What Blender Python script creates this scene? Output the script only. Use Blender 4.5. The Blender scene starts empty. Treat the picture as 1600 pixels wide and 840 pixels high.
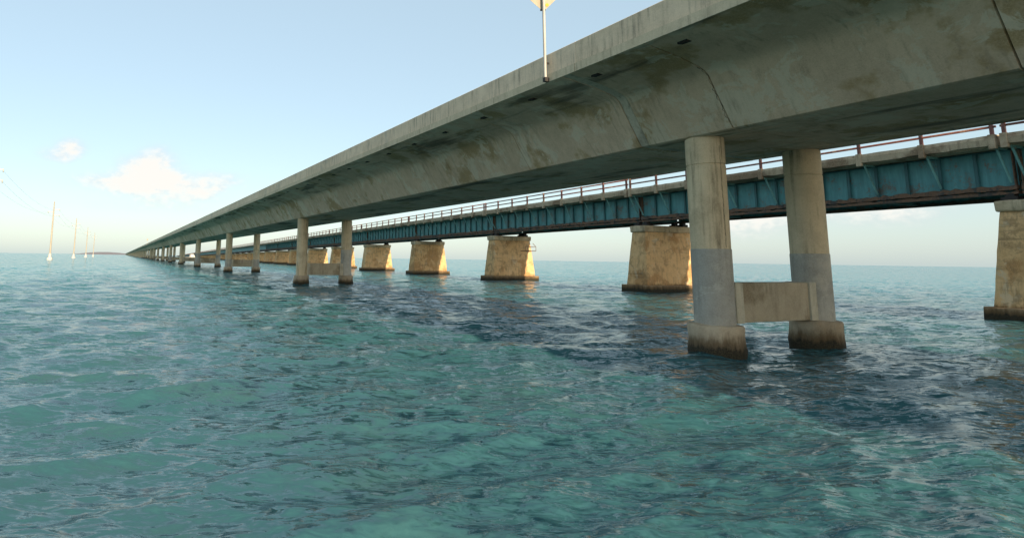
import bpy, bmesh, math, random
import numpy as np
from mathutils import Vector, Matrix

R = math.radians
random.seed(7)
scene = bpy.context.scene
COL = scene.collection

# ------------------------------------------------------------------ camera
FPX, YAW, PITCH, ROLL, CAM_H = 935.5, 0.4053, 0.1401, 0.0145, 2.3802   # solved from the photograph
fw = Vector((math.sin(YAW) * math.cos(PITCH), math.cos(YAW) * math.cos(PITCH), math.sin(PITCH)))
rt = Vector((math.cos(YAW), -math.sin(YAW), 0))
up = rt.cross(fw)
rt, up = rt * math.cos(ROLL) + up * math.sin(ROLL), -rt * math.sin(ROLL) + up * math.cos(ROLL)
cam_data = bpy.data.cameras.new('camera')
cam = bpy.data.objects.new('camera', cam_data)
COL.objects.link(cam)
cam.matrix_world = Matrix(((rt.x, up.x, -fw.x, 0), (rt.y, up.y, -fw.y, 0), (rt.z, up.z, -fw.z, CAM_H), (0, 0, 0, 1)))
cam_data.sensor_width = 36
FRAME_W, FRAME_CX, FRAME_CY = 1600.0, 800.0, 420.0                     # frame in photograph pixels
cam_data.lens = 36 * FPX / FRAME_W
cam_data.shift_x = (FRAME_CX - 600) / FRAME_W
cam_data.shift_y = -(FRAME_CY - 271.5) / FRAME_W
cam_data.clip_start = 0.1
cam_data.clip_end = 90000
scene.camera = cam

# ------------------------------------------------------------------ light
SUN_EL, SUN_AZ = R(17.0), R(178.0)        # azimuth clockwise from +Y: behind the camera, almost along the bridges
S = Vector((math.sin(SUN_AZ) * math.cos(SUN_EL), math.cos(SUN_AZ) * math.cos(SUN_EL), math.sin(SUN_EL)))
sun_data = bpy.data.lights.new('sun', 'SUN')
sun_data.energy = 2.2
sun_data.angle = R(0.5)
sun_data.color = (1.0, 0.8, 0.55)
sun = bpy.data.objects.new('sun', sun_data)
COL.objects.link(sun)
sun.location = (0, -50, 60)
sun.rotation_euler = S.to_track_quat('Z', 'Y').to_euler()
scene.view_settings.view_transform = 'Standard'
scene.view_settings.look = 'None'
scene.view_settings.gamma = 1
scene.view_settings.use_curve_mapping = False
scene.view_settings.exposure = 1.77
scene.cycles.use_denoising = True
scene.cycles.max_bounces = 6


class NT:
    """small helper that builds shader node trees"""
    def __init__(self, tree):
        self.t = tree
        self.n = tree.nodes
        self.l = tree.links

    def add(self, kind, inputs=None, **props):
        nd = self.n.new(kind)
        for k, v in props.items():
            setattr(nd, k, v)
        for k, v in (inputs or {}).items():
            self.set(nd.inputs[k], v)
        return nd

    def set(self, sock, v):
        if isinstance(v, bpy.types.NodeSocket):
            self.l.new(v, sock)
        elif isinstance(v, bpy.types.Node):
            self.l.new(v.outputs[0], sock)
        else:
            sock.default_value = v

    def math(self, op, a, b=0.0, c=0.0, clamp=False):
        nd = self.n.new('ShaderNodeMath')
        nd.operation = op
        nd.use_clamp = clamp
        for i, v in enumerate((a, b, c)):
            self.set(nd.inputs[i], v)
        return nd.outputs[0]

    def vmath(self, op, a, b=(0, 0, 0), scale=None):
        nd = self.n.new('ShaderNodeVectorMath')
        nd.operation = op
        self.set(nd.inputs[0], a)
        self.set(nd.inputs[1], b)
        if scale is not None:
            self.set(nd.inputs['Scale'], scale)
        return nd.outputs[0]

    def ramp(self, v, lo, hi, a=0.0, b=1.0, smooth=True):
        nd = self.n.new('ShaderNodeMapRange')
        nd.interpolation_type = 'SMOOTHSTEP' if smooth else 'LINEAR'
        for k, x in (('Value', v), ('From Min', lo), ('From Max', hi), ('To Min', a), ('To Max', b)):
            self.set(nd.inputs[k], x)
        return nd.outputs[0]

    def mix(self, fac, a, b, blend='MIX'):
        nd = self.n.new('ShaderNodeMix')
        nd.data_type = 'RGBA'
        nd.blend_type = blend
        nd.clamp_factor = True
        self.set(nd.inputs[0], fac)
        for s_, v in ((nd.inputs[6], a), (nd.inputs[7], b)):
            if isinstance(v, tuple) and len(v) == 3:
                v = (*v, 1)
            self.set(s_, v)
        return nd.outputs[2]

    def noise(self, vec, scale, detail=4, rough=0.55, out='Fac', dist=0.0):
        nd = self.add('ShaderNodeTexNoise', {'Vector': vec, 'Scale': scale, 'Detail': detail, 'Roughness': rough, 'Distortion': dist})
        return nd.outputs[out]

    def scaled(self, vec, s):
        return self.vmath('MULTIPLY', vec, s)


# ------------------------------------------------------------------ sky
world = bpy.data.worlds.new('World')
scene.world = world
world.use_nodes = True
w = NT(world.node_tree)
w.n.clear()
sky = w.add('ShaderNodeTexSky', sky_type='NISHITA', sun_disc=False)
sky.sun_elevation = SUN_EL
sky.sun_rotation = SUN_AZ
sky.altitude = 0
sky.air_density = 1.0
sky.dust_density = 1.0
sky.ozone_density = 1.0
gen = w.add('ShaderNodeTexCoord').outputs['Generated']
sep = w.add('ShaderNodeSeparateXYZ', {'Vector': gen})
az = w.math('ARCTAN2', sep.outputs[0], sep.outputs[1])
el = w.math('ARCSINE', sep.outputs[2])
ae = w.add('ShaderNodeCombineXYZ', {'X': az, 'Y': w.math('MULTIPLY', el, 1.6), 'Z': 0.3}).outputs[0]
wob = w.noise(ae, 22.0, 6, 0.6)
wob2 = w.noise(w.vmath('ADD', ae, (3.1, 1.7, 0)), 60.0, 5, 0.6)


def lump(a, e, sa, se, amp):
    u = w.math('DIVIDE', w.math('SUBTRACT', az, R(a)), R(sa))
    v = w.math('DIVIDE', w.math('SUBTRACT', el, R(e)), R(se))
    d = w.math('ADD', w.math('MULTIPLY', u, u), w.math('MULTIPLY', v, v))
    return w.math('MULTIPLY', w.math('EXPONENT', w.math('MULTIPLY', d, -1.0)), amp)


CLOUDS = [  # azimuth, elevation, half width, half height, strength
    (1.4, 7.0, 2.7, 1.8, 1.15), (4.8, 6.0, 3.4, 1.4, 1.15), (-1.8, 6.2, 3.4, 0.8, 0.85), (2.4, 8.8, 1.4, 1.0, 0.6),
    (-5.6, 8.2, 1.6, 0.7, 0.9), (-4.7, 9.0, 1.1, 0.7, 0.9), (8.8, 6.8, 2.2, 0.9, 0.6), (-1, 4.2, 6.0, 0.7, 0.3), (12, 4.0, 6.0, 0.6, 0.3), (-10.5, 6.0, 2.4, 0.6, 0.5),
    (47, 3.4, 5.0, 1.1, 0.6), (54, 3.6, 3.8, 1.6, 1.0), (63, 4.2, 5.0, 1.3, 0.85), (36, 2.8, 4.0, 0.6, 0.4),
    (-24, 5.5, 4.0, 1.2, 0.8), (-41, 8.0, 3.0, 1.4, 0.7), (83, 6.0, 4.0, 1.3, 0.7), (110, 5.0, 5.0, 1.4, 0.8), (-70, 6.0, 5.0, 1.2, 0.7)]
dens = None
for c in CLOUDS:
    g = lump(*c)
    dens = g if dens is None else w.math('ADD', dens, g)
dens = w.math('MULTIPLY', dens, w.ramp(wob, 0.25, 0.7, 0.35, 1.35, False))
dens = w.math('ADD', dens, w.math('MULTIPLY', w.math('SUBTRACT', wob2, 0.5), w.math('MULTIPLY', dens, 1.1)))
cov = w.ramp(dens, 0.0, 1.3, 0.0, 0.95)
lit = w.ramp(w.math('ADD', dens, w.math('MULTIPLY', w.math('SUBTRACT', wob2, 0.5), 1.4)), 0.2, 1.0)
CLOUD_GAIN = 1.0
cloud_col = w.mix(lit, (2.2, 2.25, 2.32), (2.98, 2.86, 2.68))
# a thin even veil of high haze over the clear sky
VEIL = (1.1, 1.4, 1.52)
flat = w.vmath('ADD', w.vmath('SCALE', sky.outputs[0], scale=0.25), VEIL)
sky_col = w.mix(cov, flat, cloud_col)
bg = w.add('ShaderNodeBackground', {'Color': sky_col, 'Strength': 0.1})
w.add('ShaderNodeOutputWorld', {'Surface': bg.outputs[0]})


# ------------------------------------------------------------------ materials
def material(name, build, **kw):
    m = bpy.data.materials.new(name)
    m.use_nodes = True
    t = NT(m.node_tree)
    t.n.clear()
    out = t.add('ShaderNodeOutputMaterial')
    b = t.add('ShaderNodeBsdfPrincipled')
    t.l.new(b.outputs[0], out.inputs[0])
    pos = t.add('ShaderNodeNewGeometry').outputs['Position']
    build(t, b, pos, **kw)
    return m


def bump(t, b, height, strength=0.4, dist=0.02):
    t.set(b.inputs['Normal'], t.add('ShaderNodeBump', {'Height': height, 'Strength': strength, 'Distance': dist}).outputs[0])


def concrete(t, b, pos, c1, c2, stain=(0.16, 0.11, 0.055), stain_amt=0.5, streak=(0.13, 0.12, 0.1), streak_amt=0.5, tide=0.0,
             stain_lo=0.56, pale=None, pale_lo=0.55, soffit=0.0, sscale=(4.0, 4.0, 0.28), pits=0.35, vary=0.0, bands=0.0):
    big = t.noise(pos, 0.45, 5, 0.6)
    mid = t.noise(pos, 2.3, 6, 0.65)
    fine = t.noise(pos, 30.0, 5, 0.75)
    col = t.mix(t.ramp(big, 0.35, 0.65), c1, c2)
    col = t.mix(t.ramp(mid, 0.35, 0.75, 0.0, 0.5), col, tuple(x * 0.66 for x in c1))
    p2 = t.vmath('ADD', pos, (17.3, 4.1, 2.2))
    sp = t.ramp(t.math('ADD', t.noise(p2, 0.5, 6, 0.62), t.math('MULTIPLY', t.math('SUBTRACT', fine, 0.5), 0.08)), stain_lo, stain_lo + 0.1)
    col = t.mix(t.math('MULTIPLY', sp, stain_amt), col, stain)
    if pale:
        p3 = t.vmath('ADD', pos, (-7.7, 1.4, 5.0))
        ps = t.ramp(t.math('ADD', t.noise(p3, 1.1, 7, 0.68, dist=0.5), t.math('MULTIPLY', t.math('SUBTRACT', big, 0.5), 0.5)), pale_lo, pale_lo + 0.05)
        col = t.mix(t.math('MULTIPLY', ps, 0.65), col, pale)
    sv = t.scaled(pos, sscale)
    st = t.math('MULTIPLY', t.ramp(t.noise(sv, 1.6, 5, 0.6), 0.47, 0.72), t.ramp(t.noise(pos, 0.7, 3), 0.35, 0.62))
    col = t.mix(t.math('MULTIPLY', st, streak_amt), col, streak)
    col = t.mix(t.ramp(fine, 0.35, 0.75, 0.0, pits), col, tuple(min(1, x * 1.3) for x in c2))
    col = t.mix(t.ramp(fine, 0.45, 0.25, 0.0, pits), col, tuple(x * 0.5 for x in c1))
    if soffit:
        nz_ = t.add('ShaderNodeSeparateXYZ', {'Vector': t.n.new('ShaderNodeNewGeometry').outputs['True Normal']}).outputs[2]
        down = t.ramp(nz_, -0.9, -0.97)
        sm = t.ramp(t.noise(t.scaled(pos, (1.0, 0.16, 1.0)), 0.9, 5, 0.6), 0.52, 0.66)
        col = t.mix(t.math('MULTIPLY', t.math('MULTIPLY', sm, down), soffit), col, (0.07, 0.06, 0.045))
    if bands:
        bl = t.ramp(t.math('ADD', t.noise(t.vmath('ADD', pos, (3.3, 8.8, 1.1)), 1.3, 8, 0.7, dist=0.6), t.math('MULTIPLY', t.math('SUBTRACT', mid, 0.5), 0.25)), 0.52, 0.62)
        col = t.mix(t.math('MULTIPLY', bl, 0.5), col, tuple(x * 1.25 for x in streak))
        bn = t.ramp(t.noise(t.scaled(pos, (0.25, 0.25, 3.2)), 1.0, 5, 0.7), 0.52, 0.66)
        bk = t.ramp(t.noise(pos, 0.9, 3), 0.4, 0.6)
        col = t.mix(t.math('MULTIPLY', t.math('MULTIPLY', bn, bk), bands), col, streak)
    if vary:
        rnd = t.n.new('ShaderNodeObjectInfo').outputs['Random']
        col = t.mix(1.0, col, t.add('ShaderNodeCombineXYZ', {0: t.ramp(rnd, 0, 1, 1 - vary, 1 + vary * 0.5, False), 1: t.ramp(rnd, 0, 1, 1 - vary, 1 + vary * 0.5, False), 2: t.ramp(rnd, 0, 1, 1 - vary * 1.2, 1 + vary * 0.6, False)}).outputs[0], 'MULTIPLY')
    if tide:
        z = t.add('ShaderNodeSeparateXYZ', {'Vector': pos}).outputs[2]
        zz = t.math('ADD', z, t.math('MULTIPLY', t.math('SUBTRACT', t.noise(t.scaled(pos, (2.5, 2.5, 0.6)), 1.5, 6, 0.75), 0.5), 0.7))
        col = t.mix(t.ramp(zz, tide + 0.22, tide - 0.1, 0.0, 0.85), col, (0.085, 0.052, 0.022))
        col = t.mix(t.ramp(zz, tide - 0.08, tide - 0.22, 0.0, 0.95), col, t.mix(t.ramp(fine, 0.4, 0.65), (0.015, 0.014, 0.010), (0.06, 0.05, 0.03)))
    t.set(b.inputs['Base Color'], col)
    t.set(b.inputs['Roughness'], t.ramp(mid, 0.3, 0.7, 0.8, 0.95))
    t.set(b.inputs['Specular IOR Level'], 0.25)
    h = t.math('ADD', t.math('MULTIPLY', mid, 0.6), t.math('MULTIPLY', fine, 0.3))
    bump(t, b, h, 0.6, 0.03)


M = {}
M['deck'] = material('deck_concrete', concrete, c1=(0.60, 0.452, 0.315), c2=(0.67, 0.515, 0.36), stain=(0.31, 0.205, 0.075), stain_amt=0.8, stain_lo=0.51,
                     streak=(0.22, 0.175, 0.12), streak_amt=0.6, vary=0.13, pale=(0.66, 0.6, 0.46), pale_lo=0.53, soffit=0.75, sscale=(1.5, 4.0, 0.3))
M['barrier'] = material('barrier_concrete', concrete, vary=0.08, c1=(0.68, 0.535, 0.38), c2=(0.73, 0.58, 0.415), stain=(0.36, 0.34, 0.28), stain_amt=0.5, streak=(0.16, 0.14, 0.11), streak_amt=0.8, sscale=(1.0, 5.0, 0.4))
M['lip'] = material('slab_edge_concrete', concrete, c1=(0.54, 0.45, 0.31), c2=(0.59, 0.49, 0.34), stain=(0.33, 0.27, 0.19), stain_amt=0.7, streak=(0.2, 0.16, 0.11), streak_amt=0.7, sscale=(1.0, 5.0, 0.4))
M['closure'] = material('closure_concrete', concrete, c1=(0.47, 0.425, 0.325), c2=(0.54, 0.485, 0.365), stain=(0.24, 0.21, 0.16), stain_amt=0.6, streak=(0.15, 0.14, 0.11), streak_amt=0.7)
M['column'] = material('column_concrete', concrete, c1=(0.60, 0.485, 0.32), c2=(0.66, 0.54, 0.36), stain=(0.3, 0.23, 0.14), stain_amt=0.5, streak=(0.12, 0.09, 0.055), streak_amt=0.9)
M['jacket'] = material('jacket_concrete', concrete, c1=(0.35, 0.33, 0.285), c2=(0.44, 0.415, 0.36), stain=(0.52, 0.48, 0.4), stain_amt=0.7, streak=(0.2, 0.19, 0.165), streak_amt=0.7, stain_lo=0.5, pale=(0.5, 0.47, 0.4), pale_lo=0.58)
M['collar'] = material('collar_concrete', concrete, c1=(0.46, 0.37, 0.26), c2=(0.52, 0.42, 0.3), stain=(0.2, 0.15, 0.09), stain_amt=0.6, tide=0.36, stain_lo=0.5)
M['beam'] = material('beam_concrete', concrete, c1=(0.40, 0.33, 0.23), c2=(0.45, 0.38, 0.27), stain=(0.17, 0.125, 0.07), stain_amt=0.75, streak=(0.13, 0.1, 0.065), streak_amt=0.8, stain_lo=0.5)
M['pier'] = material('old_pier_concrete', concrete, vary=0.1, bands=0.6, c1=(0.70, 0.42, 0.19), c2=(0.74, 0.485, 0.25), stain=(0.38, 0.18, 0.06), stain_amt=0.85, streak=(0.2, 0.125, 0.06), streak_amt=0.95, stain_lo=0.51, pale=(0.62, 0.52, 0.37), pale_lo=0.6, tide=0.52, pits=0.5)
M['cap'] = material('old_cap_concrete', concrete, c1=(0.52, 0.40, 0.25), c2=(0.56, 0.45, 0.30), stain=(0.2, 0.14, 0.08), stain_amt=0.75, streak=(0.1, 0.07, 0.04), streak_amt=0.9, stain_lo=0.5, pits=0.5)
M['plinth'] = material('old_plinth_concrete', concrete, c1=(0.25, 0.165, 0.095), c2=(0.32, 0.215, 0.12), stain=(0.09, 0.055, 0.03), stain_amt=0.8, tide=0.42, pits=0.5)
M['curb'] = material('old_curb_concrete', concrete, c1=(0.35, 0.27, 0.18), c2=(0.46, 0.37, 0.26), stain=(0.13, 0.07, 0.035), stain_amt=0.85, streak=(0.08, 0.05, 0.03), streak_amt=0.9, stain_lo=0.48, pits=0.5)


def steel(t, b, pos, paint, rust=(0.12, 0.045, 0.02), amt=0.3, rough=0.55, lo=0.55):
    n1 = t.noise(pos, 1.1, 6, 0.65)
    n2 = t.noise(pos, 9.0, 5, 0.7)
    n3 = t.noise(t.scaled(pos, (3, 3, 0.35)), 1.6, 6, 0.65)
    col = t.mix(t.ramp(n3, 0.35, 0.7, 0, 0.6), paint, tuple(x * 1.6 + 0.01 for x in paint))
    col = t.mix(t.ramp(n1, 0.35, 0.7, 0, 0.35), col, tuple(x * 0.5 for x in paint))
    rr = t.ramp(t.math('ADD', t.math('MULTIPLY', n1, 0.6), t.math('MULTIPLY', n2, 0.4)), lo, lo + 0.1, 0, amt)
    col = t.mix(rr, col, t.mix(n2, rust, tuple(x * 2.2 for x in rust)))
    t.set(b.inputs['Base Color'], col)
    t.set(b.inputs['Roughness'], rough)
    bump(t, b, n2, 0.3, 0.01)


M['teal'] = material('teal_paint', steel, paint=(0.085, 0.255, 0.26), amt=0.65, lo=0.52)
M['teal_pale'] = material('pale_teal_paint', steel, paint=(0.16, 0.34, 0.32), amt=0.4)  # lighter teal for the knee braces
M['teal_dark'] = material('teal_stiffener_paint', steel, paint=(0.03, 0.11, 0.115), amt=0.4)
M['rust'] = material('rusted_steel', steel, paint=(0.05, 0.045, 0.04), rust=(0.11, 0.06, 0.035), amt=0.9, rough=0.85, lo=0.42)
M['rail'] = material('red_brown_paint', steel, paint=(0.13, 0.04, 0.03), rust=(0.2, 0.13, 0.08), amt=0.7, lo=0.5)
M['bearing'] = material('dark_bearing_steel', steel, paint=(0.025, 0.022, 0.02), amt=0.5, rough=0.8)
M['dark'] = material('hole_shade_and_pad_black', steel, paint=(0.012, 0.012, 0.01), amt=0.2, rough=0.95)
M['galv'] = material('galvanised_post', steel, paint=(0.4, 0.385, 0.35), rust=(0.2, 0.14, 0.09), amt=0.35, rough=0.45, lo=0.6)
M['wood'] = material('pole_concrete', concrete, c1=(0.38, 0.335, 0.27), c2=(0.42, 0.375, 0.3), stain_amt=0.1, streak_amt=0.2)
M['white'] = material('white_paint', steel, paint=(0.5, 0.48, 0.44), amt=0.1)
M['yellow'] = material('painted_yellow_glint', steel, paint=(0.55, 0.4, 0.02), amt=0.0)
M['signback'] = material('pale_sign_metal', steel, paint=(0.4, 0.34, 0.24), amt=0.1, rough=0.5)
M['wire'] = material('grey_wire', steel, paint=(0.10, 0.10, 0.10), amt=0.0)
M['asphalt'] = material('asphalt', steel, paint=(0.05, 0.05, 0.05), amt=0.0, rough=0.9)
M['hullglass'] = material('boat_window', steel, paint=(0.02, 0.025, 0.03), amt=0.0, rough=0.15)


def hazy_hump(t, b, pos):
    n = t.noise(pos, 0.02, 5)
    t.set(b.inputs['Base Color'], t.mix(n, (0.2, 0.18, 0.19), (0.26, 0.23, 0.235)))  # distance haze is mixed into this mauve grey
    t.set(b.inputs['Roughness'], 0.95)


M['hazy_hump'] = material('haze_toned_hump', hazy_hump)


def water(t, b, pos):
    geo = t.n.new('ShaderNodeNewGeometry')
    chop = t.add('ShaderNodeAttribute', attribute_name='chop').outputs['Fac']
    p = t.scaled(pos, (1, 1, 0.0))
    half = (0.5, 0.5, 0.5)
    rot_p = t.add('ShaderNodeVectorRotate', {'Vector': p, 'Angle': R(20)}, rotation_type='Z_AXIS').outputs[0]
    a = t.vmath('SUBTRACT', t.noise(t.scaled(rot_p, (0.45, 1.35, 1)), 2.2, 4, 0.62, 'Color', 0.4), half)
    c = t.vmath('SUBTRACT', t.noise(t.scaled(rot_p, (0.55, 1.5, 1)), 7.0, 5, 0.66, 'Color', 0.5), half)
    v = t.vmath('ADD', t.vmath('SCALE', a, scale=t.math('MULTIPLY', chop, 12.0)), t.vmath('SCALE', c, scale=t.ramp(t.noise(t.scaled(rot_p, (0.5, 1.0, 1)), 0.16, 3, 0.6), 0.35, 0.65, 1.7, 3.0)))
    v = t.vmath('MULTIPLY', v, (1, 1, 0))
    n = t.vmath('NORMALIZE', t.vmath('ADD', geo.outputs['Normal'], v))
    t.set(b.inputs['Normal'], n)
    # base colour turns stronger turquoise farther out, darker teal near the bridges
    big = t.noise(t.scaled(p, (1.0, 0.4, 1)), 0.05, 5, 0.6)
    sm = t.noise(p, 0.5, 4, 0.6)
    sep_ = t.add('ShaderNodeSeparateXYZ', {'Vector': p})
    out_ = t.math('ADD', t.math('ADD', t.math('MULTIPLY', sep_.outputs[1], 0.8), t.math('MULTIPLY', t.math('ABSOLUTE', t.math('SUBTRACT', sep_.outputs[0], 20.0)), 0.8)), t.math('MULTIPLY', t.math('SUBTRACT', big, 0.5), 70.0))
    outer_mix = t.ramp(out_, 22.0, 110.0)
    col = t.mix(outer_mix, (0.034, 0.108, 0.122), (0.04, 0.215, 0.25))
    col = t.mix(t.ramp(sm, 0.45, 0.75, 0, 0.4), col, (0.05, 0.102, 0.088))
    t.set(b.inputs['Base Color'], col)
    t.set(b.inputs['Roughness'], 0.11)
    t.set(b.inputs['IOR'], 1.333)


M['water'] = material('sea_water', water)


# ------------------------------------------------------------------ object helpers
def link(o, parent=None):
    COL.objects.link(o)
    if parent is not None:
        o.parent = parent
    return o


def tag(o, label=None, cat=None, group=None, kind=None):
    for k, v in (('label', label), ('category', cat), ('group', group), ('kind', kind)):
        if v:
            o[k] = v
    return o


def empty(name, loc=(0, 0, 0), rotz=0.0):
    o = bpy.data.objects.new(name, None)
    o.location = loc
    o.rotation_euler = (0, 0, rotz)
    o.empty_display_size = 0.3
    return link(o)


class MB:
    """collects shapes into one mesh"""
    def __init__(self):
        self.v, self.f, self.smooth = [], [], []

    def add(self, verts, faces, smooth=False):
        o = len(self.v)
        self.v += [tuple(x) for x in verts]
        self.f += [tuple(i + o for i in q) for q in faces]
        self.smooth += [smooth] * len(faces)
        return self

    def box(self, a, b):
        (x0, y0, z0), (x1, y1, z1) = a, b
        vs = [(x0, y0, z0), (x1, y0, z0), (x1, y1, z0), (x0, y1, z0), (x0, y0, z1), (x1, y0, z1), (x1, y1, z1), (x0, y1, z1)]
        return self.add(vs, [(0, 3, 2, 1), (4, 5, 6, 7), (0, 1, 5, 4), (1, 2, 6, 5), (2, 3, 7, 6), (3, 0, 4, 7)])

    def bar(self, p, q, w_, h_):
        p, q = Vector(p), Vector(q)
        d = (q - p).normalized()
        s_ = d.cross(Vector((0, 0, 1)))
        s_ = s_.normalized() if s_.length > 1e-4 else Vector((1, 0, 0))
        u = s_.cross(d)
        vs = []
        for c in (p, q):
            for a, b in ((-1, -1), (1, -1), (1, 1), (-1, 1)):
                vs.append(c + s_ * a * w_ / 2 + u * b * h_ / 2)
        return self.add(vs, [(0, 1, 2, 3), (7, 6, 5, 4), (0, 4, 5, 1), (1, 5, 6, 2), (2, 6, 7, 3), (3, 7, 4, 0)])

    def tube(self, pts, r, n=8, caps=True):
        pts = [Vector(p) for p in pts]
        rs = r if isinstance(r, (list, tuple)) else [r] * len(pts)
        vs, fs = [], []
        for i, p in enumerate(pts):
            d = (pts[min(i + 1, len(pts) - 1)] - pts[max(i - 1, 0)]).normalized()
            a = d.cross(Vector((0, 0, 1)))
            a = a.normalized() if a.length > 1e-3 else Vector((1, 0, 0))
            b = d.cross(a)
            for k in range(n):
                t = 2 * math.pi * k / n
                vs.append(p + (a * math.cos(t) + b * math.sin(t)) * rs[i])
        for i in range(len(pts) - 1):
            for k in range(n):
                fs.append((i * n + k, i * n + (k + 1) % n, (i + 1) * n + (k + 1) % n, (i + 1) * n + k))
        self.add(vs, fs, n > 5)
        if caps:
            o = len(self.v) - len(vs)
            self.f += [tuple(o + k for k in range(n)), tuple(o + len(vs) - 1 - k for k in range(n))]
            self.smooth += [False, False]
        return self

    def lathe(self, prof, n=40, centre=(0, 0)):
        vs, fs = [], []
        for r, z in prof:
            for k in range(n):
                t = 2 * math.pi * k / n
                vs.append((centre[0] + r * math.cos(t), centre[1] + r * math.sin(t), z))
        for i in range(len(prof) - 1):
            for k in range(n):
                fs.append((i * n + k, i * n + (k + 1) % n, (i + 1) * n + (k + 1) % n, (i + 1) * n + k))
        self.add(vs, fs, True)
        return self

    def mesh(self, name, mat, bevel=0.0, segs=2, sub=0, jit=0.0, seed=0, sharp=40):
        me = bpy.data.meshes.new(name)
        me.from_pydata(self.v, [], self.f)
        me.polygons.foreach_set('use_smooth', self.smooth)
        bm = bmesh.new()
        bm.from_mesh(me)
        bmesh.ops.recalc_face_normals(bm, faces=bm.faces)
        if bevel:
            es = [e for e in bm.edges if len(e.link_faces) == 2 and e.calc_face_angle(0) > R(30)]
            bmesh.ops.bevel(bm, geom=es, offset=bevel, segments=segs, affect='EDGES', profile=0.5)
        if sub:
            bmesh.ops.subdivide_edges(bm, edges=bm.edges[:], cuts=sub, use_grid_fill=True)
        if jit:
            rnd = random.Random(seed)
            from mathutils import noise as nz
            for v in bm.verts:
                q = v.co * 1.7 + Vector((seed * 3.1, 0, 0))
                v.co += Vector((nz.noise(q), nz.noise(q + Vector((9, 0, 0))), nz.noise(q + Vector((0, 9, 0))))) * jit
                q = v.co * 6.0
                v.co += Vector((nz.noise(q), nz.noise(q + Vector((9, 0, 0))), nz.noise(q + Vector((0, 9, 0))))) * jit * 0.35
        for e in bm.edges:
            e.smooth = not (len(e.link_faces) == 2 and e.calc_face_angle(0) > R(sharp))
        bm.to_mesh(me)
        bm.free()
        me.materials.append(mat)
        return me

    def build(self, name, mat, parent=None, **kw):
        return link(bpy.data.objects.new(name, self.mesh(name, mat, **kw)), parent)


def inst(name, me, parent=None, loc=(0, 0, 0), rot=(0, 0, 0)):
    o = bpy.data.objects.new(name, me)
    o.location = loc
    o.rotation_euler = rot
    return link(o, parent)


def ordinal(n):
    words = ['zeroth', 'first', 'second', 'third', 'fourth', 'fifth', 'sixth', 'seventh', 'eighth', 'ninth', 'tenth', 'eleventh', 'twelfth', 'thirteenth', 'fourteenth']
    return words[n] if n < len(words) else '%dth' % n


# ------------------------------------------------------------------ sea
def build_sea():
    rng = np.random.default_rng(11)
    dth = R(0.15)
    th = np.concatenate([np.arange(R(-24), R(84), dth), np.arange(R(86), R(334), R(4.0))])
    ratio = 1.0068
    r1 = 1.6 * ratio ** np.arange(int(math.log(330 / 1.6) / math.log(ratio)))
    r2 = r1[-1] * 1.06 ** np.arange(1, 84)
    rr = np.concatenate([r1, r2])
    nt, nr = len(th), len(rr)
    RR, TT = np.meshgrid(rr, th, indexing='ij')
    X, Y = RR * np.sin(TT), RR * np.cos(TT)
    sp = np.maximum(RR * (ratio - 1), RR * dth)
    Z = np.zeros_like(X); DX = np.zeros_like(X); DY = np.zeros_like(X)
    resid = np.zeros_like(X)
    n = 90
    lam = 0.2 * (6.5 / 0.2) ** (np.linspace(0, 1, n))
    wind = R(188)          # waves roll from the open sea towards the viewer
    fade = np.clip((330 - RR) / 60, 0, 1)
    for i, L in enumerate(lam):
        a = wind + rng.normal(0, 0.6 if L < 2 else 0.42)
        k = 2 * math.pi / L
        st = 0.043 if L < 1.3 else 0.043 * (1.3 / L) ** 0.7
        amp = st / k
        ph = rng.uniform(0, 2 * math.pi)
        wgt = np.clip((L / sp - 3.0) / 3.0, 0, 1) * fade
        arg = k * (X * math.sin(a) + Y * math.cos(a)) + ph
        # wave groups: each train swells and dies along its own slow beat
        ba = rng.uniform(0, 2 * math.pi); bl = L * rng.uniform(5, 9)
        env = 0.75 + 0.5 * np.sin(2 * math.pi / bl * (X * math.sin(ba) + Y * math.cos(ba)) + rng.uniform(0, 6.28))
        Z += amp * wgt * env * np.cos(arg)
        q = -0.95 * amp * wgt * env * np.sin(arg)
        DX += q * math.sin(a); DY += q * math.cos(a)
        resid += 0.5 * (st * (1 - wgt)) ** 2
    verts = np.stack([X + DX, Y + DY, Z], -1).reshape(-1, 3)
    verts = np.concatenate([verts, [[0, 0, 0]]]).astype(np.float32)
    chop = np.concatenate([np.sqrt(resid).reshape(-1), [0]]).astype(np.float32)
    i, j = np.meshgrid(np.arange(nr - 1), np.arange(nt), indexing='ij')
    j2 = (j + 1) % nt
    quads = np.stack([i * nt + j, i * nt + j2, (i + 1) * nt + j2, (i + 1) * nt + j], -1).reshape(-1, 4)[:, ::-1]
    jj = np.arange(nt)
    tris = np.stack([np.full(nt, nr * nt), (jj + 1) % nt, jj], -1)
    me = bpy.data.meshes.new('sea')
    loops = np.concatenate([quads.reshape(-1), tris.reshape(-1)]).astype(np.int32)
    nq, ntri = len(quads), len(tris)
    me.vertices.add(len(verts)); me.vertices.foreach_set('co', verts.reshape(-1))
    me.loops.add(len(loops)); me.loops.foreach_set('vertex_index', loops)
    me.polygons.add(nq + ntri)
    me.polygons.foreach_set('loop_start', np.concatenate([np.arange(nq) * 4, nq * 4 + np.arange(ntri) * 3]).astype(np.int32))
    me.polygons.foreach_set('use_smooth', np.ones(nq + ntri, bool))
    me.update(calc_edges=True)
    at = me.attributes.new('chop', 'FLOAT', 'POINT')
    at.data.foreach_set('value', chop)
    me.materials.append(M['water'])
    o = link(bpy.data.objects.new('sea', me))
    tag(o, 'choppy turquoise green sea under both bridges', 'water', kind='structure')
    return o


sea = build_sea()

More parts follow.
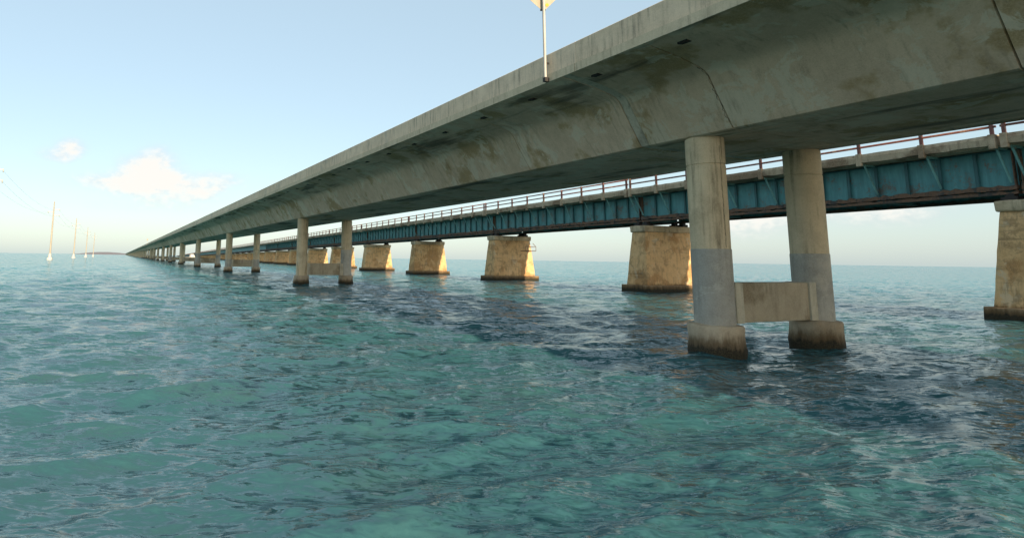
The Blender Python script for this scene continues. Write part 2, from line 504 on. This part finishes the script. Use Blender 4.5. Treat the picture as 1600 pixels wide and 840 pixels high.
# solid mound standing in for the far bridge hump on the horizon
def build_bridge_hump():
    mb = MB()
    prof = [(-0.06, 0), (-0.045, 0.25), (-0.03, 0.72), (-0.018, 0.97), (-0.005, 1.0), (0.008, 0.8), (0.02, 0.5), (0.03, 0.25), (0.05, 0.12), (0.075, 0.0)]
    D, H = 6000.0, 24.0
    vs, fs = [], []
    for az_, h in prof:
        a = az_ - 0.016
        for dd, hh in ((0, 0), (120, 0.8), (260, 1.0), (480, 0.75), (800, 0)):
            vs.append(((D + dd) * math.sin(a), (D + dd) * math.cos(a), h * hh * H - 0.2))
    for i in range(len(prof) - 1):
        for k in range(4):
            fs.append((i * 5 + k, i * 5 + k + 1, i * 5 + 5 + k + 1, i * 5 + 5 + k))
    mb.add(vs, fs, True)
    o = mb.build('bridge_hump', M['hazy_hump'])
    tag(o, 'low mauve grey hump of the far bridge on the horizon', 'bridge_hump', kind='structure')


build_bridge_hump()

# ------------------------------------------------------------------ concrete road bridge (runs along +Y)
SPAN, Y1 = 41.15, 11.615
CX = 16.83
XL, XR = 14.74, 18.945
SOFFIT, FASCIA_BOT, LIP_TOP, PARA_TOP, ROAD = 5.81, 7.64, 7.87, 8.52, 7.92
HALF = [(-5.55, LIP_TOP), (-5.55, FASCIA_BOT), (-5.49, FASCIA_BOT - 0.012), (-4.4, 7.47), (-3.8, 7.33), (-3.55, 7.24), (-3.42, 7.14), (-3.33, 7.0), (-3.24, 6.83), (-2.62, SOFFIT + 0.03), (-2.55, SOFFIT)]
PROFILE = HALF + [(-x if x < -2.7 else -x - 0.15, z) for x, z in reversed(HALF)] + [(5.2, ROAD), (-5.2, ROAD)]


def offset_profile(d):
    n = len(PROFILE)
    out = []
    for i in range(n):
        p0, p1, p2 = (Vector(PROFILE[(i + k) % n]) for k in (-1, 0, 1))
        n1 = Vector((-(p1 - p0).y, (p1 - p0).x)).normalized()
        n2 = Vector((-(p2 - p1).y, (p2 - p1).x)).normalized()
        nn = (n1 + n2).normalized()
        out.append(p1 + nn * d / max(0.4, nn.dot(n1)))
    return out


def segment_mesh(length, mat, groove=0.06, inset=0.0):
    mb = MB()
    g = 0.018
    rows = [(0.0, inset + groove), (g, inset), (length - g, inset), (length, inset + groove)]
    vs, fs = [], []
    n = len(PROFILE)
    for y, d in rows:
        for p in offset_profile(d):
            vs.append((p.x, y, p.y))
    for i in range(len(rows) - 1):
        for k in range(n):
            fs.append((i * n + k, i * n + (k + 1) % n, (i + 1) * n + (k + 1) % n, (i + 1) * n + k))
    fs.append(tuple(range(n)))
    fs.append(tuple(range(3 * n + n - 1, 3 * n - 1, -1)))
    mb.add(vs, fs, True)
    return mb.mesh('segment', mat, sharp=28)


def barrier_mesh(length):
    mb = MB()
    out = [(0.03, LIP_TOP - 0.002), (0.03, PARA_TOP - 0.02), (0.05, PARA_TOP), (0.27, PARA_TOP), (0.29, PARA_TOP - 0.02), (0.33, 8.2), (0.46, 8.0), (0.46, LIP_TOP - 0.002)]
    g = 0.012
    rows = [(0, 0.012), (g, 0), (length - g, 0), (length, 0.012)]
    vs, fs = [], []
    n = len(out)
    for y, d in rows:
        for x, z in out:
            vs.append((x + (d if x < 0.2 else -d), y, z - (d if z > 8.4 else 0)))
    for i in range(3):
        for k in range(n):
            fs.append((i * n + k, i * n + (k + 1) % n, (i + 1) * n + (k + 1) % n, (i + 1) * n + k))
    fs += [tuple(range(n)), tuple(range(4 * n - 1, 3 * n - 1, -1))]
    mb.add(vs, fs)
    return mb.mesh('barrier', M['barrier'])


deck = empty('bridge_deck', (CX, 0, 0))
tag(deck, 'long grey concrete box girder deck of the newer road bridge with solid parapets', 'bridge')
PIER_SEG, CLOSE = 2.7, 0.30
SEG = (SPAN - PIER_SEG - CLOSE) / 7
seg_me = segment_mesh(SEG - 0.002, M['deck'])
pier_seg_me = segment_mesh(PIER_SEG - 0.002, M['deck'])
close_me = segment_mesh(CLOSE - 0.002, M['closure'], 0.012, 0.006)
lipm = MB().box((-5.575, 0.01, FASCIA_BOT - 0.004), (-5.548, SEG - 0.014, LIP_TOP)).mesh('slab_edge', M['lip'])
bar_me = barrier_mesh(SEG - 0.004)
BAR_NEAR = 6


def drain_mesh():
    mb = MB()
    mb.box((-0.13, -0.13, -0.012), (0.13, 0.13, 0.05))  # solid dark block, its colour stands for the shade inside the drain hole
    return mb.mesh('drain', M['dark'])


drain_me = drain_mesh()
FULL_SPANS = 4
for s in range(-1, 120):
    y0 = Y1 - 1.27 + s * SPAN
    if s < FULL_SPANS:
        inst('segment', pier_seg_me, deck, (0, y0, 0))
        inst('closure_strip', close_me, deck, (0, y0 + PIER_SEG, 0))
        for k in range(7):
            inst('segment', seg_me, deck, (0, y0 + PIER_SEG + CLOSE + k * SEG, 0))
long_seg = segment_mesh(SPAN - 0.01, M['deck'])
long_bar = barrier_mesh(SPAN - 0.01)
long_lip = MB().box((-5.575, 0.01, FASCIA_BOT - 0.004), (-5.548, SPAN - 0.014, LIP_TOP)).mesh('slab_edge', M['lip'])
NSPAN = 118
for s in range(FULL_SPANS, NSPAN):
    y0 = Y1 - 1.27 + s * SPAN
    inst('segment', long_seg, deck, (0, y0, 0))
    inst('barrier', long_bar, deck, (-5.55, y0, 0))
    inst('slab_edge', long_lip, deck, (0, y0, 0))
ystart, yend = Y1 - 1.27 - SPAN, Y1 - 1.27 + FULL_SPANS * SPAN
nb = int(round((yend - ystart) / SEG))
for k in range(int((yend - ystart) / SEG)):
    y = ystart + k * SEG
    inst('barrier', bar_me, deck, (-5.55, y, 0))
    inst('barrier', bar_me, deck, (5.55, y + SEG, 0), (0, 0, math.pi))
    inst('slab_edge', lipm, deck, (0, y, 0))
y = ystart + int((yend - ystart) / SEG) * SEG
if yend - y > 0.05:
    inst('barrier', barrier_mesh(yend - y - 0.004), deck, (-5.55, y, 0))
for k in range(-8, 34):
    yy = 9.7 + 2.885 * k
    inst('drain', drain_me, deck, (-4.93, yy, 7.545), (0, R(-7.5), 0))


def crack(parent, pts, width, mat):
    vs, fs = [], []
    for i, (p, nrm, wd) in enumerate(pts):
        p = Vector(p)
        vs += [p + Vector((0, -wd * width, 0)), p + Vector((0, wd * width, 0))]
    for i in range(len(pts) - 1):
        fs.append((2 * i, 2 * i + 1, 2 * i + 3, 2 * i + 2))
    mb = MB()
    mb.add(vs, fs)
    return mb.build('crack', mat, parent)


def web_point(t):
    """point on the left web, t 0 at the wing to 1 at the soffit, 4 mm proud"""
    seq = [Vector(p) for p in HALF[4:10]]
    L = [0]
    for a, b in zip(seq, seq[1:]):
        L.append(L[-1] + (b - a).length)
    d = t * L[-1]
    for i in range(len(seq) - 1):
        if d <= L[i + 1] + 1e-6:
            f = (d - L[i]) / (L[i + 1] - L[i])
            q = seq[i].lerp(seq[i + 1], f)
            e = seq[i + 1] - seq[i]
            n = Vector((e.y, -e.x)).normalized()
            n = -n if n.x > 0 else n
            return q + n * 0.004
    return seq[-1]


rc = random.Random(5)
pts = []
for i in range(34):
    t = 0.02 + 0.9 * i / 33
    q = web_point(t)
    pts.append(((q.x, Y1 - 1.27 + 0.02 + rc.uniform(-0.035, 0.035), q.y), None, rc.uniform(0.5, 1.6)))
crack(deck, pts, 0.006, M['bearing'])

# piers of the road bridge
def column_mesh():
    z0, z1 = 0.75, SOFFIT + 0.01
    mb = MB()
    r = 0.49
    mb.lathe([(r, z0), (r, 5.03), (r - 0.018, 5.045), (r - 0.018, 5.06), (r, 5.075), (r, z1 - 0.03), (r - 0.02, z1)], 48)
    return mb.mesh('column', M['column'])


def collar_mesh():
    r = 0.675
    rows = [(0.0, -3.0), (r, -3.0)] + [(r + 0.03 * math.exp(-((z - 0.05) / 0.2) ** 2), z) for z in [-0.5 + 0.08 * i for i in range(15)]]
    return MB().lathe(rows + [(r, 0.7), (r - 0.03, 0.765), (0.4, 0.78)], 64).mesh('collar', M['collar'], jit=0.045, sharp=60)


def jacket_mesh(top):
    r = 0.502
    return MB().lathe([(r, 0.76), (r, top - 0.012), (r - 0.014, top)], 48).mesh('jacket', M['jacket'])


col_me, coll_me = column_mesh(), collar_mesh()
beam_me = MB().box((XL - CX + 0.46, -0.3, 0.8), (XR - CX - 0.46, 0.3, 1.86)).mesh('crossbeam', M['beam'], bevel=0.02)
haunch_me = MB().box((XL - CX + 0.40, -0.36, 0.79), (XL - CX + 0.70, 0.36, 1.87)).mesh('beam_stub', M['closure'], bevel=0.015)
haunch2_me = MB().box((XR - CX - 0.70, -0.36, 0.79), (XR - CX - 0.40, 0.36, 1.87)).mesh('beam_stub', M['closure'], bevel=0.015)
bear_me = MB().box((-0.3, -0.3, SOFFIT - 0.06), (0.3, 0.3, SOFFIT + 0.02)).mesh('bearing_pad', M['dark'])
JACK = {(0, 0): 2.76, (1, 1): 3.1, (2, 1): 1.9, (2, 0): 1.9, (3, 1): 2.6, (3, 0): 2.9, (0, 1): 2.7, (5, 0): 2.4, (4, 1): 2.8, (6, 1): 2.5}
G1 = 'twin column piers of the concrete road bridge'
for k in range(0, NSPAN):
    yk = Y1 + k * SPAN
    if k < 14:
        p = empty('bridge_pier', (CX, yk, 0))
        for side, x in ((0, XL - CX), (1, XR - CX)):
            c = inst('column', col_me, p, (x, 0, 0))
            inst('collar', coll_me, c, (0, 0, 0), (0, 0, k * 1.3 + side))
            if (k, side) in JACK:
                j = inst('jacket', jacket_mesh(JACK[(k, side)]), c)
                j['label'] = 'grey concrete jacket round the lower column'
        inst('crossbeam', beam_me, p)
        if k < 6:
            inst('beam_stub', haunch_me, p)
            inst('beam_stub', haunch2_me, p)
        if k == 0:
            lab = 'large round column pier in the foreground with grey lower half under the concrete road bridge'
        elif k == 1:
            lab = 'second nearest twin column pier of the road bridge with a clear pale crossbeam'
        else:
            lab = '%s twin column concrete pier of the road bridge, counted from the foreground column' % ordinal(k + 1)
        tag(p, lab, 'bridge pier', G1)
    else:
        if k == 14:
            mb = MB()
            for x in (XL - CX, XR - CX):
                mb.lathe([(0.675, -2), (0.675, 0.77), (0.49, 0.78), (0.49, SOFFIT + 0.01)], 10, (x, 0))
            mb.box((XL - CX, -0.3, 0.8), (XR - CX, 0.3, 1.86))
            far_me = mb.mesh('bridge_pier', M['column'])
        p = inst('bridge_pier', far_me, None, (CX, yk, 0))
        tag(p, 'tiny far pier in the merging row at the distant end of the road bridge', 'bridge pier', G1)


def column_crack():
    rc2 = random.Random(9)
    near = [o for o in bpy.data.objects if o.name == 'column'][0]
    vs, fs = [], []
    n = 40
    for i in range(n):
        z = 5.55 - 2.75 * i / (n - 1)
        a = R(264) + rc2.uniform(-0.022, 0.022) + 0.05 * i / n
        wd = rc2.uniform(0.006, 0.02)
        for sg in (-1, 1):
            vs.append((0.494 * math.cos(a + sg * wd), 0.494 * math.sin(a + sg * wd), z))
    for i in range(n - 1):
        fs.append((2 * i, 2 * i + 1, 2 * i + 3, 2 * i + 2))
    MB().add(vs, fs).build('crack', M['bearing'], near)


column_crack()

# signs on posts clamped to the seaward parapet
def post_sign(yk, label):
    g = empty('marker_sign', (11.16, yk, FASCIA_BOT))
    MB().tube([(0, 0, 0.12), (0, 0, 3.3)], 0.045, 14).build('post', M['galv'], g)
    MB().box((-0.05, -0.06, -0.005), (0.10, 0.06, 0.125)).build('bracket', M['bearing'], g, bevel=0.008)
    MB().box((0.0, -0.02, 0.55), (0.13, 0.02, 0.6)).build('clamp', M['bearing'], g)
    b = MB()
    r = 0.55
    ang = R(-30)
    t_ = Vector((math.cos(ang), math.sin(ang), 0))
    nn = Vector((-math.sin(ang), math.cos(ang), 0))
    c = Vector((0.03, 0.05, 2.2 + r))
    ring = [c + t_ * r, c + Vector((0, 0, r)), c - t_ * r, c - Vector((0, 0, r))]
    vs = [p + nn * 0.0 for p in ring] + [p + nn * 0.006 for p in ring]
    b.add(vs, [(0, 1, 2, 3), (7, 6, 5, 4), (0, 4, 5, 1), (1, 5, 6, 2), (2, 6, 7, 3), (3, 7, 4, 0)])
    b.build('sign_plate', M['signback'], g)
    d = MB()
    q = c + t_ * 0.11 - Vector((0, 0, 0.34)) - nn * 0.008
    vs = [q + (t_ * math.cos(a) + Vector((0, 0, 1)) * math.sin(a)) * 0.05 for a in [2 * math.pi * i / 16 for i in range(16)]]
    vs += [v + nn * 0.008 for v in vs]
    d.add(vs, [tuple(range(16))] + [(i, (i + 1) % 16, 16 + (i + 1) % 16, 16 + i) for i in range(16)])
    d.build('glint_disc', M['yellow'], g)  # yellow disc paints the spot of reflected light on the plate
    MB().bar(c + t_ * -0.1 - Vector((0, 0, 0.5)) - nn * 0.012, c + t_ * 0.06 - Vector((0, 0, 0.5)) - nn * 0.012, 0.03, 0.05).build('clamp', M['bearing'], g)
    tag(g, label, 'sign', 'diamond signs on the parapet of the road bridge')


post_sign(13.95, 'pale diamond sign on a white post clamped to the near parapet')
post_sign(13.95 + 8 * SPAN, 'tiny bright sign far along the parapet near the bridge vanishing point')

# ------------------------------------------------------------------ old steel bridge
O_X, O_ANG, O_Y, O_P, O_GR, O_C = 39.4557, 0.0522, 37.1643, 23.5912, -0.0054, 5.55
TA = math.tan(O_ANG)
CAPW, CAPT, BT = 5.15, 1.75, 2.5


def old_at(k):
    yk = O_Y + k * O_P
    return Vector((O_X + TA * yk, yk, O_GR * yk))


def pier_part_meshes(seed):
    def frustum(w0, t0, z0, w1, t1, z1, bev, sub, jit, mat, name):
        mb = MB()
        vs = [(-w0 / 2, -t0 / 2, z0), (w0 / 2, -t0 / 2, z0), (w0 / 2, t0 / 2, z0), (-w0 / 2, t0 / 2, z0),
              (-w1 / 2, -t1 / 2, z1), (w1 / 2, -t1 / 2, z1), (w1 / 2, t1 / 2, z1), (-w1 / 2, t1 / 2, z1)]
        mb.add(vs, [(0, 3, 2, 1), (4, 5, 6, 7), (0, 1, 5, 4), (1, 2, 6, 5), (2, 3, 7, 6), (3, 0, 4, 7)], True)
        return mb.mesh(name, mat, bevel=bev, segs=2, sub=sub, jit=jit, seed=seed, sharp=50)
    H = O_C
    body = frustum(5.75, 2.35, 0.45, 4.85, 1.5, H - 0.5, 0.06, 9, 0.04, M['pier'], 'pier_body')
    cap = frustum(CAPW - 0.05, CAPT - 0.05, H - 0.52, CAPW, CAPT, H, 0.09, 7, 0.03, M['cap'], 'pier_cap')
    pl = frustum(6.5, 3.0, -3.0, 6.3, 2.85, 0.55, 0.05, 9, 0.035, M['plinth'], 'plinth')
    return body, cap, pl


variants = [pier_part_meshes(s) for s in range(4)]
far_pier = variants[0]
GIRD_S, GB, GT = 1.9, 5.87, 7.98
bearing_me = MB().box((-0.28, -0.30, O_C - 0.02), (0.28, 0.30, O_C + 0.2)).box((-0.2, -0.16, O_C + 0.2), (0.2, 0.16, GB + 0.02)).mesh('bearing', M['bearing'])
G2 = 'tapered concrete piers of the old steel bridge'
NOLD = 62


def platform(parent):
    """rusty service bracket on the end of a pier"""
    g = empty('service_platform')
    g.parent = parent
    m = MB()
    x0, x1, yy = 1.55, 3.05, -1.05
    for z in (3.85, 4.35):
        m.tube([(x0, yy, z), (x1, yy, z)], 0.03, 6)
        m.tube([(x1, yy, z), (x1, 0.5, z)], 0.03, 6)
    for x in (x0, x1):
        m.tube([(x, yy, 3.85), (x, yy, 4.35)], 0.03, 6)
    m.tube([(x1, yy, 4.35), (x1 - 0.42, yy, 4.75)], 0.03, 6)
    m.tube([(x1, 0.5, 3.85), (x1, 0.5, 4.35)], 0.03, 6)
    m.build('guard_rail', M['rust'], g)
    MB().box((x0 - 0.5, yy + 0.0, 3.8), (x1, yy + 0.3, 3.85)).build('grating', M['rust'], g)


for k in range(-1, NOLD):
    b = old_at(k)
    if k < 16:
        p = empty('stone_pier' if False else 'old_bridge_pier', (b.x, b.y, b.z), -O_ANG)
        body, cap, pl = variants[k % 4]
        inst('pier_body', body, p)
        inst('pier_cap', cap, p)
        o = inst('plinth', pl, p)
        o.location.z = -b.z
        for sx in (-GIRD_S, GIRD_S):
            for sy in (-0.42, 0.42):
                inst('bearing', bearing_me, p, (sx, sy, 0))
        if k == 1:
            platform(p)
    else:
        if k == 16:
            mb = MB()
            for me in far_pier:
                mb.add([v.co for v in me.vertices], [tuple(q.vertices) for q in me.polygons])
            far_old = mb.mesh('old_bridge_pier', M['pier'])
        p = inst('old_bridge_pier', far_old, None, tuple(b), (0, 0, -O_ANG))
    if k == -1:
        lab = 'weathered tan pier of the old bridge right of the foreground column'
    elif k == 0:
        lab = 'large tan tapered pier of the old bridge just left of the foreground round column'
    elif k == 1:
        lab = 'tan tapered old bridge pier with a rusty service bracket on its upper corner'
    elif k < 16:
        lab = '%s tapered tan pier of the old bridge, counting from the foreground round column' % ordinal(k + 1)
    else:
        lab = 'small far pier of the old bridge merging into the distant tan row'
    tag(p, lab, 'bridge pier', G2)

# spans
NPOST, NSTIFF = 8, 16
L_ = O_P - 0.12
curb_z0, curb_z1, EDGE = 8.04, 8.56, 3.2
pitch_ang = math.atan(O_GR)


def span_meshes():
    d = {}
    g = MB().box((-0.01, 0, GB + 0.03), (0.01, L_, GT - 0.03))
    d['girder'] = g.mesh('girder', M['teal'])
    rz = random.Random(3)
    # bottom flange, corroded and ragged
    n = 70
    vs, fs = [], []
    for i in range(n + 1):
        y = L_ * i / n
        a = 0.22 + rz.uniform(-0.035, 0.035)
        z1 = GB + 0.08 + rz.uniform(-0.03, 0.05)
        vs += [(-a, y, GB - rz.uniform(0, 0.02)), (a, y, GB), (a, y, z1), (-a + rz.uniform(0, 0.05), y, z1 + rz.uniform(0, 0.10))]
    for i in range(n):
        for k in range(4):
            fs.append((4 * i + k, 4 * i + (k + 1) % 4, 4 * i + 4 + (k + 1) % 4, 4 * i + 4 + k))
    fs += [(0, 1, 2, 3), (4 * n + 3, 4 * n + 2, 4 * n + 1, 4 * n)]
    d['bottom_flange'] = MB().add(vs, fs).mesh('bottom_flange', M['rust'])
    vs2, fs2 = [], []
    n2 = 110
    for i in range(n2 + 1):
        y = L_ * i / n2
        a = 0.26 + rz.uniform(-0.05, 0.04)
        zb, zt_ = 6.06 + rz.uniform(-0.03, 0.03), 6.26 + rz.uniform(-0.05, 0.09)
        vs2 += [(-a, y, zb), (0.0, y, zb), (0.0, y, zt_), (-a + rz.uniform(0, 0.08), y, zt_)]
    for i in range(n2):
        for k in range(4):
            fs2.append((4 * i + k, 4 * i + (k + 1) % 4, 4 * i + 4 + (k + 1) % 4, 4 * i + 4 + k))
    fs2 += [(0, 1, 2, 3), (4 * n2 + 3, 4 * n2 + 2, 4 * n2 + 1, 4 * n2)]
    d['ledge'] = MB().add(vs2, fs2).mesh('ledge', M['rust'])
    d['top_flange'] = MB().box((-0.2, 0, GT - 0.04), (0.2, L_, GT)).mesh('top_flange', M['teal_dark'])
    d['stiffener'] = MB().box((-0.13, -0.02, GB + 0.1), (-0.01, 0.02, GT - 0.04)).box((-0.145, -0.075, GB + 0.1), (-0.128, 0.075, GT - 0.04)).mesh('stiffener', M['teal_dark'])
    d['end_plate'] = MB().box((-0.22, -0.02, GB + 0.08), (0.2, 0.02, GT - 0.04)).mesh('end_plate', M['rust'])
    d['brace'] = MB().bar((-EDGE + 0.25, 0, 8.0), (-GIRD_S - 0.16, 0, 6.4), 0.075, 0.075).bar((-EDGE + 0.1, 0, 7.98), (-GIRD_S, 0, 7.98), 0.07, 0.1).mesh('brace', M['teal_pale'])
    d['cross_frame'] = MB().bar((-GIRD_S, 0, GB + 0.15), (GIRD_S, 0, GT - 0.15), 0.08, 0.08).bar((-GIRD_S, 0, GT - 0.15), (GIRD_S, 0, GB + 0.15), 0.08, 0.08).bar((-GIRD_S, 0, GB + 0.12), (GIRD_S, 0, GB + 0.12), 0.09, 0.09).mesh('cross_frame', M['teal_dark'])
    d['slab'] = MB().box((-EDGE + 0.18, 0, 8.03), (EDGE - 0.18, L_, 8.3)).mesh('slab', M['curb'])
    # curb: ragged edge beam
    n = 48
    vs, fs = [], []
    for i in range(n + 1):
        y = L_ * i / n
        vs += [(-0.16, y, curb_z0 + rz.uniform(0, 0.06)), (0.2, y, curb_z0 + 0.02), (0.2, y, curb_z1), (-0.10, y, curb_z1 - rz.uniform(0, 0.02)), (-0.16, y, curb_z1 - 0.16), (-0.2, y, curb_z1 - 0.18 + rz.uniform(-0.02, 0.02))]
    for i in range(n):
        for k in range(6):
            fs.append((6 * i + k, 6 * i + (k + 1) % 6, 6 * i + 6 + (k + 1) % 6, 6 * i + 6 + k))
    fs += [tuple(range(6)), tuple(range(6 * n + 5, 6 * n - 1, -1))]
    d['curb'] = MB().add(vs, fs).mesh('curb', M['curb'])
    d['post_base'] = MB().box((-0.16, -0.13, 7.9), (0.05, 0.13, curb_z1 + 0.02)).mesh('post_base', M['curb'], bevel=0.02)
    d['post'] = MB().box((-0.065, -0.065, 8.3), (0.065, 0.065, 9.42)).mesh('post', M['rail'], bevel=0.008)
    d['rail'] = MB().tube([(0, 0, 0), (0, L_, 0)], 0.058, 8).mesh('rail', M['rail'])
    return d


SM = span_meshes()
G3 = 'steel girder spans of the old bridge'


def span_parts(p, near):
    for sx in (-GIRD_S, GIRD_S):
        g = inst('girder', SM['girder'], p, (sx, 0, 0))
        inst('bottom_flange', SM['bottom_flange'], g)
        inst('top_flange', SM['top_flange'], g)
        if sx < 0:
            inst('ledge', SM['ledge'], g, (-0.011, 0, 0))
            for i in range(NSTIFF + 1):
                y = min(max(L_ * i / NSTIFF, 0.06), L_ - 0.06)
                if i in (0, NSTIFF):
                    inst('end_plate', SM['end_plate'], g, (0, y, 0))
                else:
                    inst('stiffener', SM['stiffener'], g, (0, y, 0))
    inst('slab', SM['slab'], p)
    for s_ in (-1, 1):
        c = inst('curb', SM['curb'], p, (s_ * EDGE, 0 if s_ < 0 else L_, 0), (0, 0, 0 if s_ < 0 else math.pi))
        for i in range(NPOST + 1):
            y = min(max(L_ * i / NPOST, 0.14), L_ - 0.14)
            q = inst('post', SM['post'], p, (s_ * (EDGE + 0.06), y, 0))
            inst('post_base', SM['post_base'], q, (0.0, 0, 0), (0, 0, 0 if s_ < 0 else math.pi))
        for z in (8.95, 9.34):
            inst('rail', SM['rail'], p, (s_ * (EDGE + 0.01), 0, z))
    for i in range(NPOST + 1):
        inst('brace', SM['brace'], p, (0, min(max(L_ * i / NPOST, 0.2), L_ - 0.2), 0))
    for i in range(5):
        inst('cross_frame', SM['cross_frame'], p, (0, 0.4 + (L_ - 0.8) * i / 4, 0))


def far_span_mesh():
    mb = MB()
    def put(me, loc=(0, 0, 0)):
        l = Vector(loc)
        mb.add([v.co + l for v in me.vertices], [tuple(q.vertices) for q in me.polygons])
    for z in (8.95, 9.34):
        mb.bar((-EDGE, 0, z), (-EDGE, L_, z), 0.09, 0.09)
    for i in range(NPOST):
        put(SM['post'], (-EDGE - 0.06, L_ * (i + 0.5) / NPOST, 0))
    return mb


far_parts = None
for k in range(-2, NOLD):
    b = old_at(k)
    p = empty('steel_bridge_span', (b.x, b.y + 0.06, b.z), 0)
    p.rotation_euler = (pitch_ang, 0, -O_ANG)
    if k < 8:
        span_parts(p, True)
    else:
        for sx in (-GIRD_S, GIRD_S):
            inst('girder', SM['girder'], p, (sx, 0, 0))
            inst('bottom_flange', SM['bottom_flange'], p, (sx, 0, 0))
        inst('ledge', SM['ledge'], p, (-GIRD_S - 0.011, 0, 0))
        inst('slab', SM['slab'], p)
        inst('curb', SM['curb'], p, (-EDGE, 0, 0))
        if far_parts is None:
            far_parts = far_span_mesh().mesh('railing', M['rail'])
        inst('railing', far_parts, p)
    if k == -2:
        lab = 'teal girder span of the old bridge farthest to the right'
    elif k == -1:
        lab = 'teal steel span of the old bridge passing behind the foreground round column'
    elif k < 16:
        lab = '%s teal steel girder span of the old bridge beyond the foreground column' % ordinal(k + 1)
    else:
        lab = 'far teal span of the old bridge shrinking into the distance'
    tag(p, lab, 'bridge span', G3)

# ------------------------------------------------------------------ power poles in the sea
PX, PY0, PDY, PH = -25.4, 141.0, 118.0, 22.0
pole_me = MB().lathe([(0.34, 1.5), (0.3, 8), (0.24, 16), (0.17, PH), (0.0, PH + 0.02)], 16).mesh('pole', M['wood'])
foot_me = MB().lathe([(1.0, -2), (1.0, 0.2), (0.96, 0.8), (0.85, 0.9), (0.55, 1.05), (0.5, 2.2), (0.44, 2.3), (0.3, 2.32)], 20).mesh('footing', M['white'])
arm_me = MB().bar((0, 0, 0), (2.0, 0, 0.25), 0.16, 0.16).tube([(1.9, 0, 0.25), (1.9, 0, -0.35)], 0.12, 8).mesh('cross_arm', M['galv'])
ARMS = [(18.9, 1), (17.9, -1), (16.7, 1)]
pos_words = ['just outside the view, nearest in the row', 'nearest and tallest looking in the row', 'second in the row', 'third in the row', 'farthest of the row beside the low far hump']
tops = []
for k in range(5):
    yk = PY0 + PDY * k
    p = empty('power_pole', (PX, yk, 0), R(random.uniform(-3, 3)))
    inst('pole', pole_me, p, (0, 0, 0), (0, R(random.uniform(-0.3, 0.5)), 0))
    inst('footing', foot_me, p)
    for z, sgn in ARMS:
        inst('cross_arm', arm_me, p, (0, 0, z), (0, 0, 0 if sgn > 0 else math.pi))
    tag(p, 'pale concrete power pole standing in the sea, ' + pos_words[k], 'power pole', 'power poles in the sea')
    tops.append(yk)
for k in range(4):
    for j, (z, sgn) in enumerate(ARMS):
        pts = []
        for i in range(25):
            t = i / 24
            sag = 4 * 2.2 * t * (1 - t)
            pts.append((PX + sgn * 1.9, tops[k] + (tops[k + 1] - tops[k]) * t, z - 0.1 - sag))
        o = MB().tube(pts, 0.013, 5, False).build('power_line', M['wire'])
        which = ['upper', 'middle', 'lower'][j]
        where = ['running out of view from the nearest pole', 'between the nearest and second pole', 'between the second and third pole', 'between the third and farthest pole'][k]
        tag(o, '%s thin grey wire %s' % (which, where), 'power line', 'wires strung between the sea poles')


# ------------------------------------------------------------------ small boats
def boat(loc, rotz, length, label):
    g = empty('motor_boat', loc, rotz)
    L = length
    st = [(-0.5, 0.17, 0.12), (-0.2, 0.18, 0.13), (0.15, 0.165, 0.15), (0.38, 0.09, 0.175), (0.5, 0.004, 0.2)]
    vs, fs = [], []
    for x, w_, h in st:
        vs += [(x * L, -w_ * L, h * L), (x * L, -w_ * 0.7 * L, -0.03 * L), (x * L, 0, -0.06 * L), (x * L, w_ * 0.7 * L, -0.03 * L), (x * L, w_ * L, h * L)]
    for i in range(len(st) - 1):
        for k in range(5):
            fs.append((5 * i + k, 5 * i + (k + 1) % 5, 5 * i + 5 + (k + 1) % 5, 5 * i + 5 + k))
    fs += [(4, 3, 2, 1, 0), (20, 21, 22, 23, 24)]
    MB().add(vs, fs).build('hull', M['white'], g)
    MB().add([(-0.12 * L, -0.1 * L, 0.13 * L), (0.16 * L, -0.1 * L, 0.14 * L), (0.16 * L, 0.1 * L, 0.14 * L), (-0.12 * L, 0.1 * L, 0.13 * L),
              (-0.1 * L, -0.085 * L, 0.30 * L), (0.06 * L, -0.085 * L, 0.30 * L), (0.06 * L, 0.085 * L, 0.30 * L), (-0.1 * L, 0.085 * L, 0.30 * L)],
             [(0, 3, 2, 1), (4, 5, 6, 7), (0, 1, 5, 4), (1, 2, 6, 5), (2, 3, 7, 6), (3, 0, 4, 7)]).build('cabin', M['white'], g, bevel=0.01 * L)
    MB().add([(0.165 * L, -0.08 * L, 0.17 * L), (0.165 * L, 0.08 * L, 0.17 * L), (0.085 * L, 0.075 * L, 0.28 * L), (0.085 * L, -0.075 * L, 0.28 * L)], [(0, 1, 2, 3)]).build('windshield', M['hullglass'], g)
    MB().box((-0.56 * L, -0.03 * L, -0.02 * L), (-0.5 * L, 0.03 * L, 0.2 * L)).build('outboard', M['bearing'], g, bevel=0.01 * L)
    tag(g, label, 'boat', 'small white boats')


boat((93, 226, 0), R(200), 8.0, 'white motor boat mostly hidden behind the bracketed old pier')
boat((39, 390, 0), R(20), 11.0, 'white boat seen small between the far columns of the road bridge')
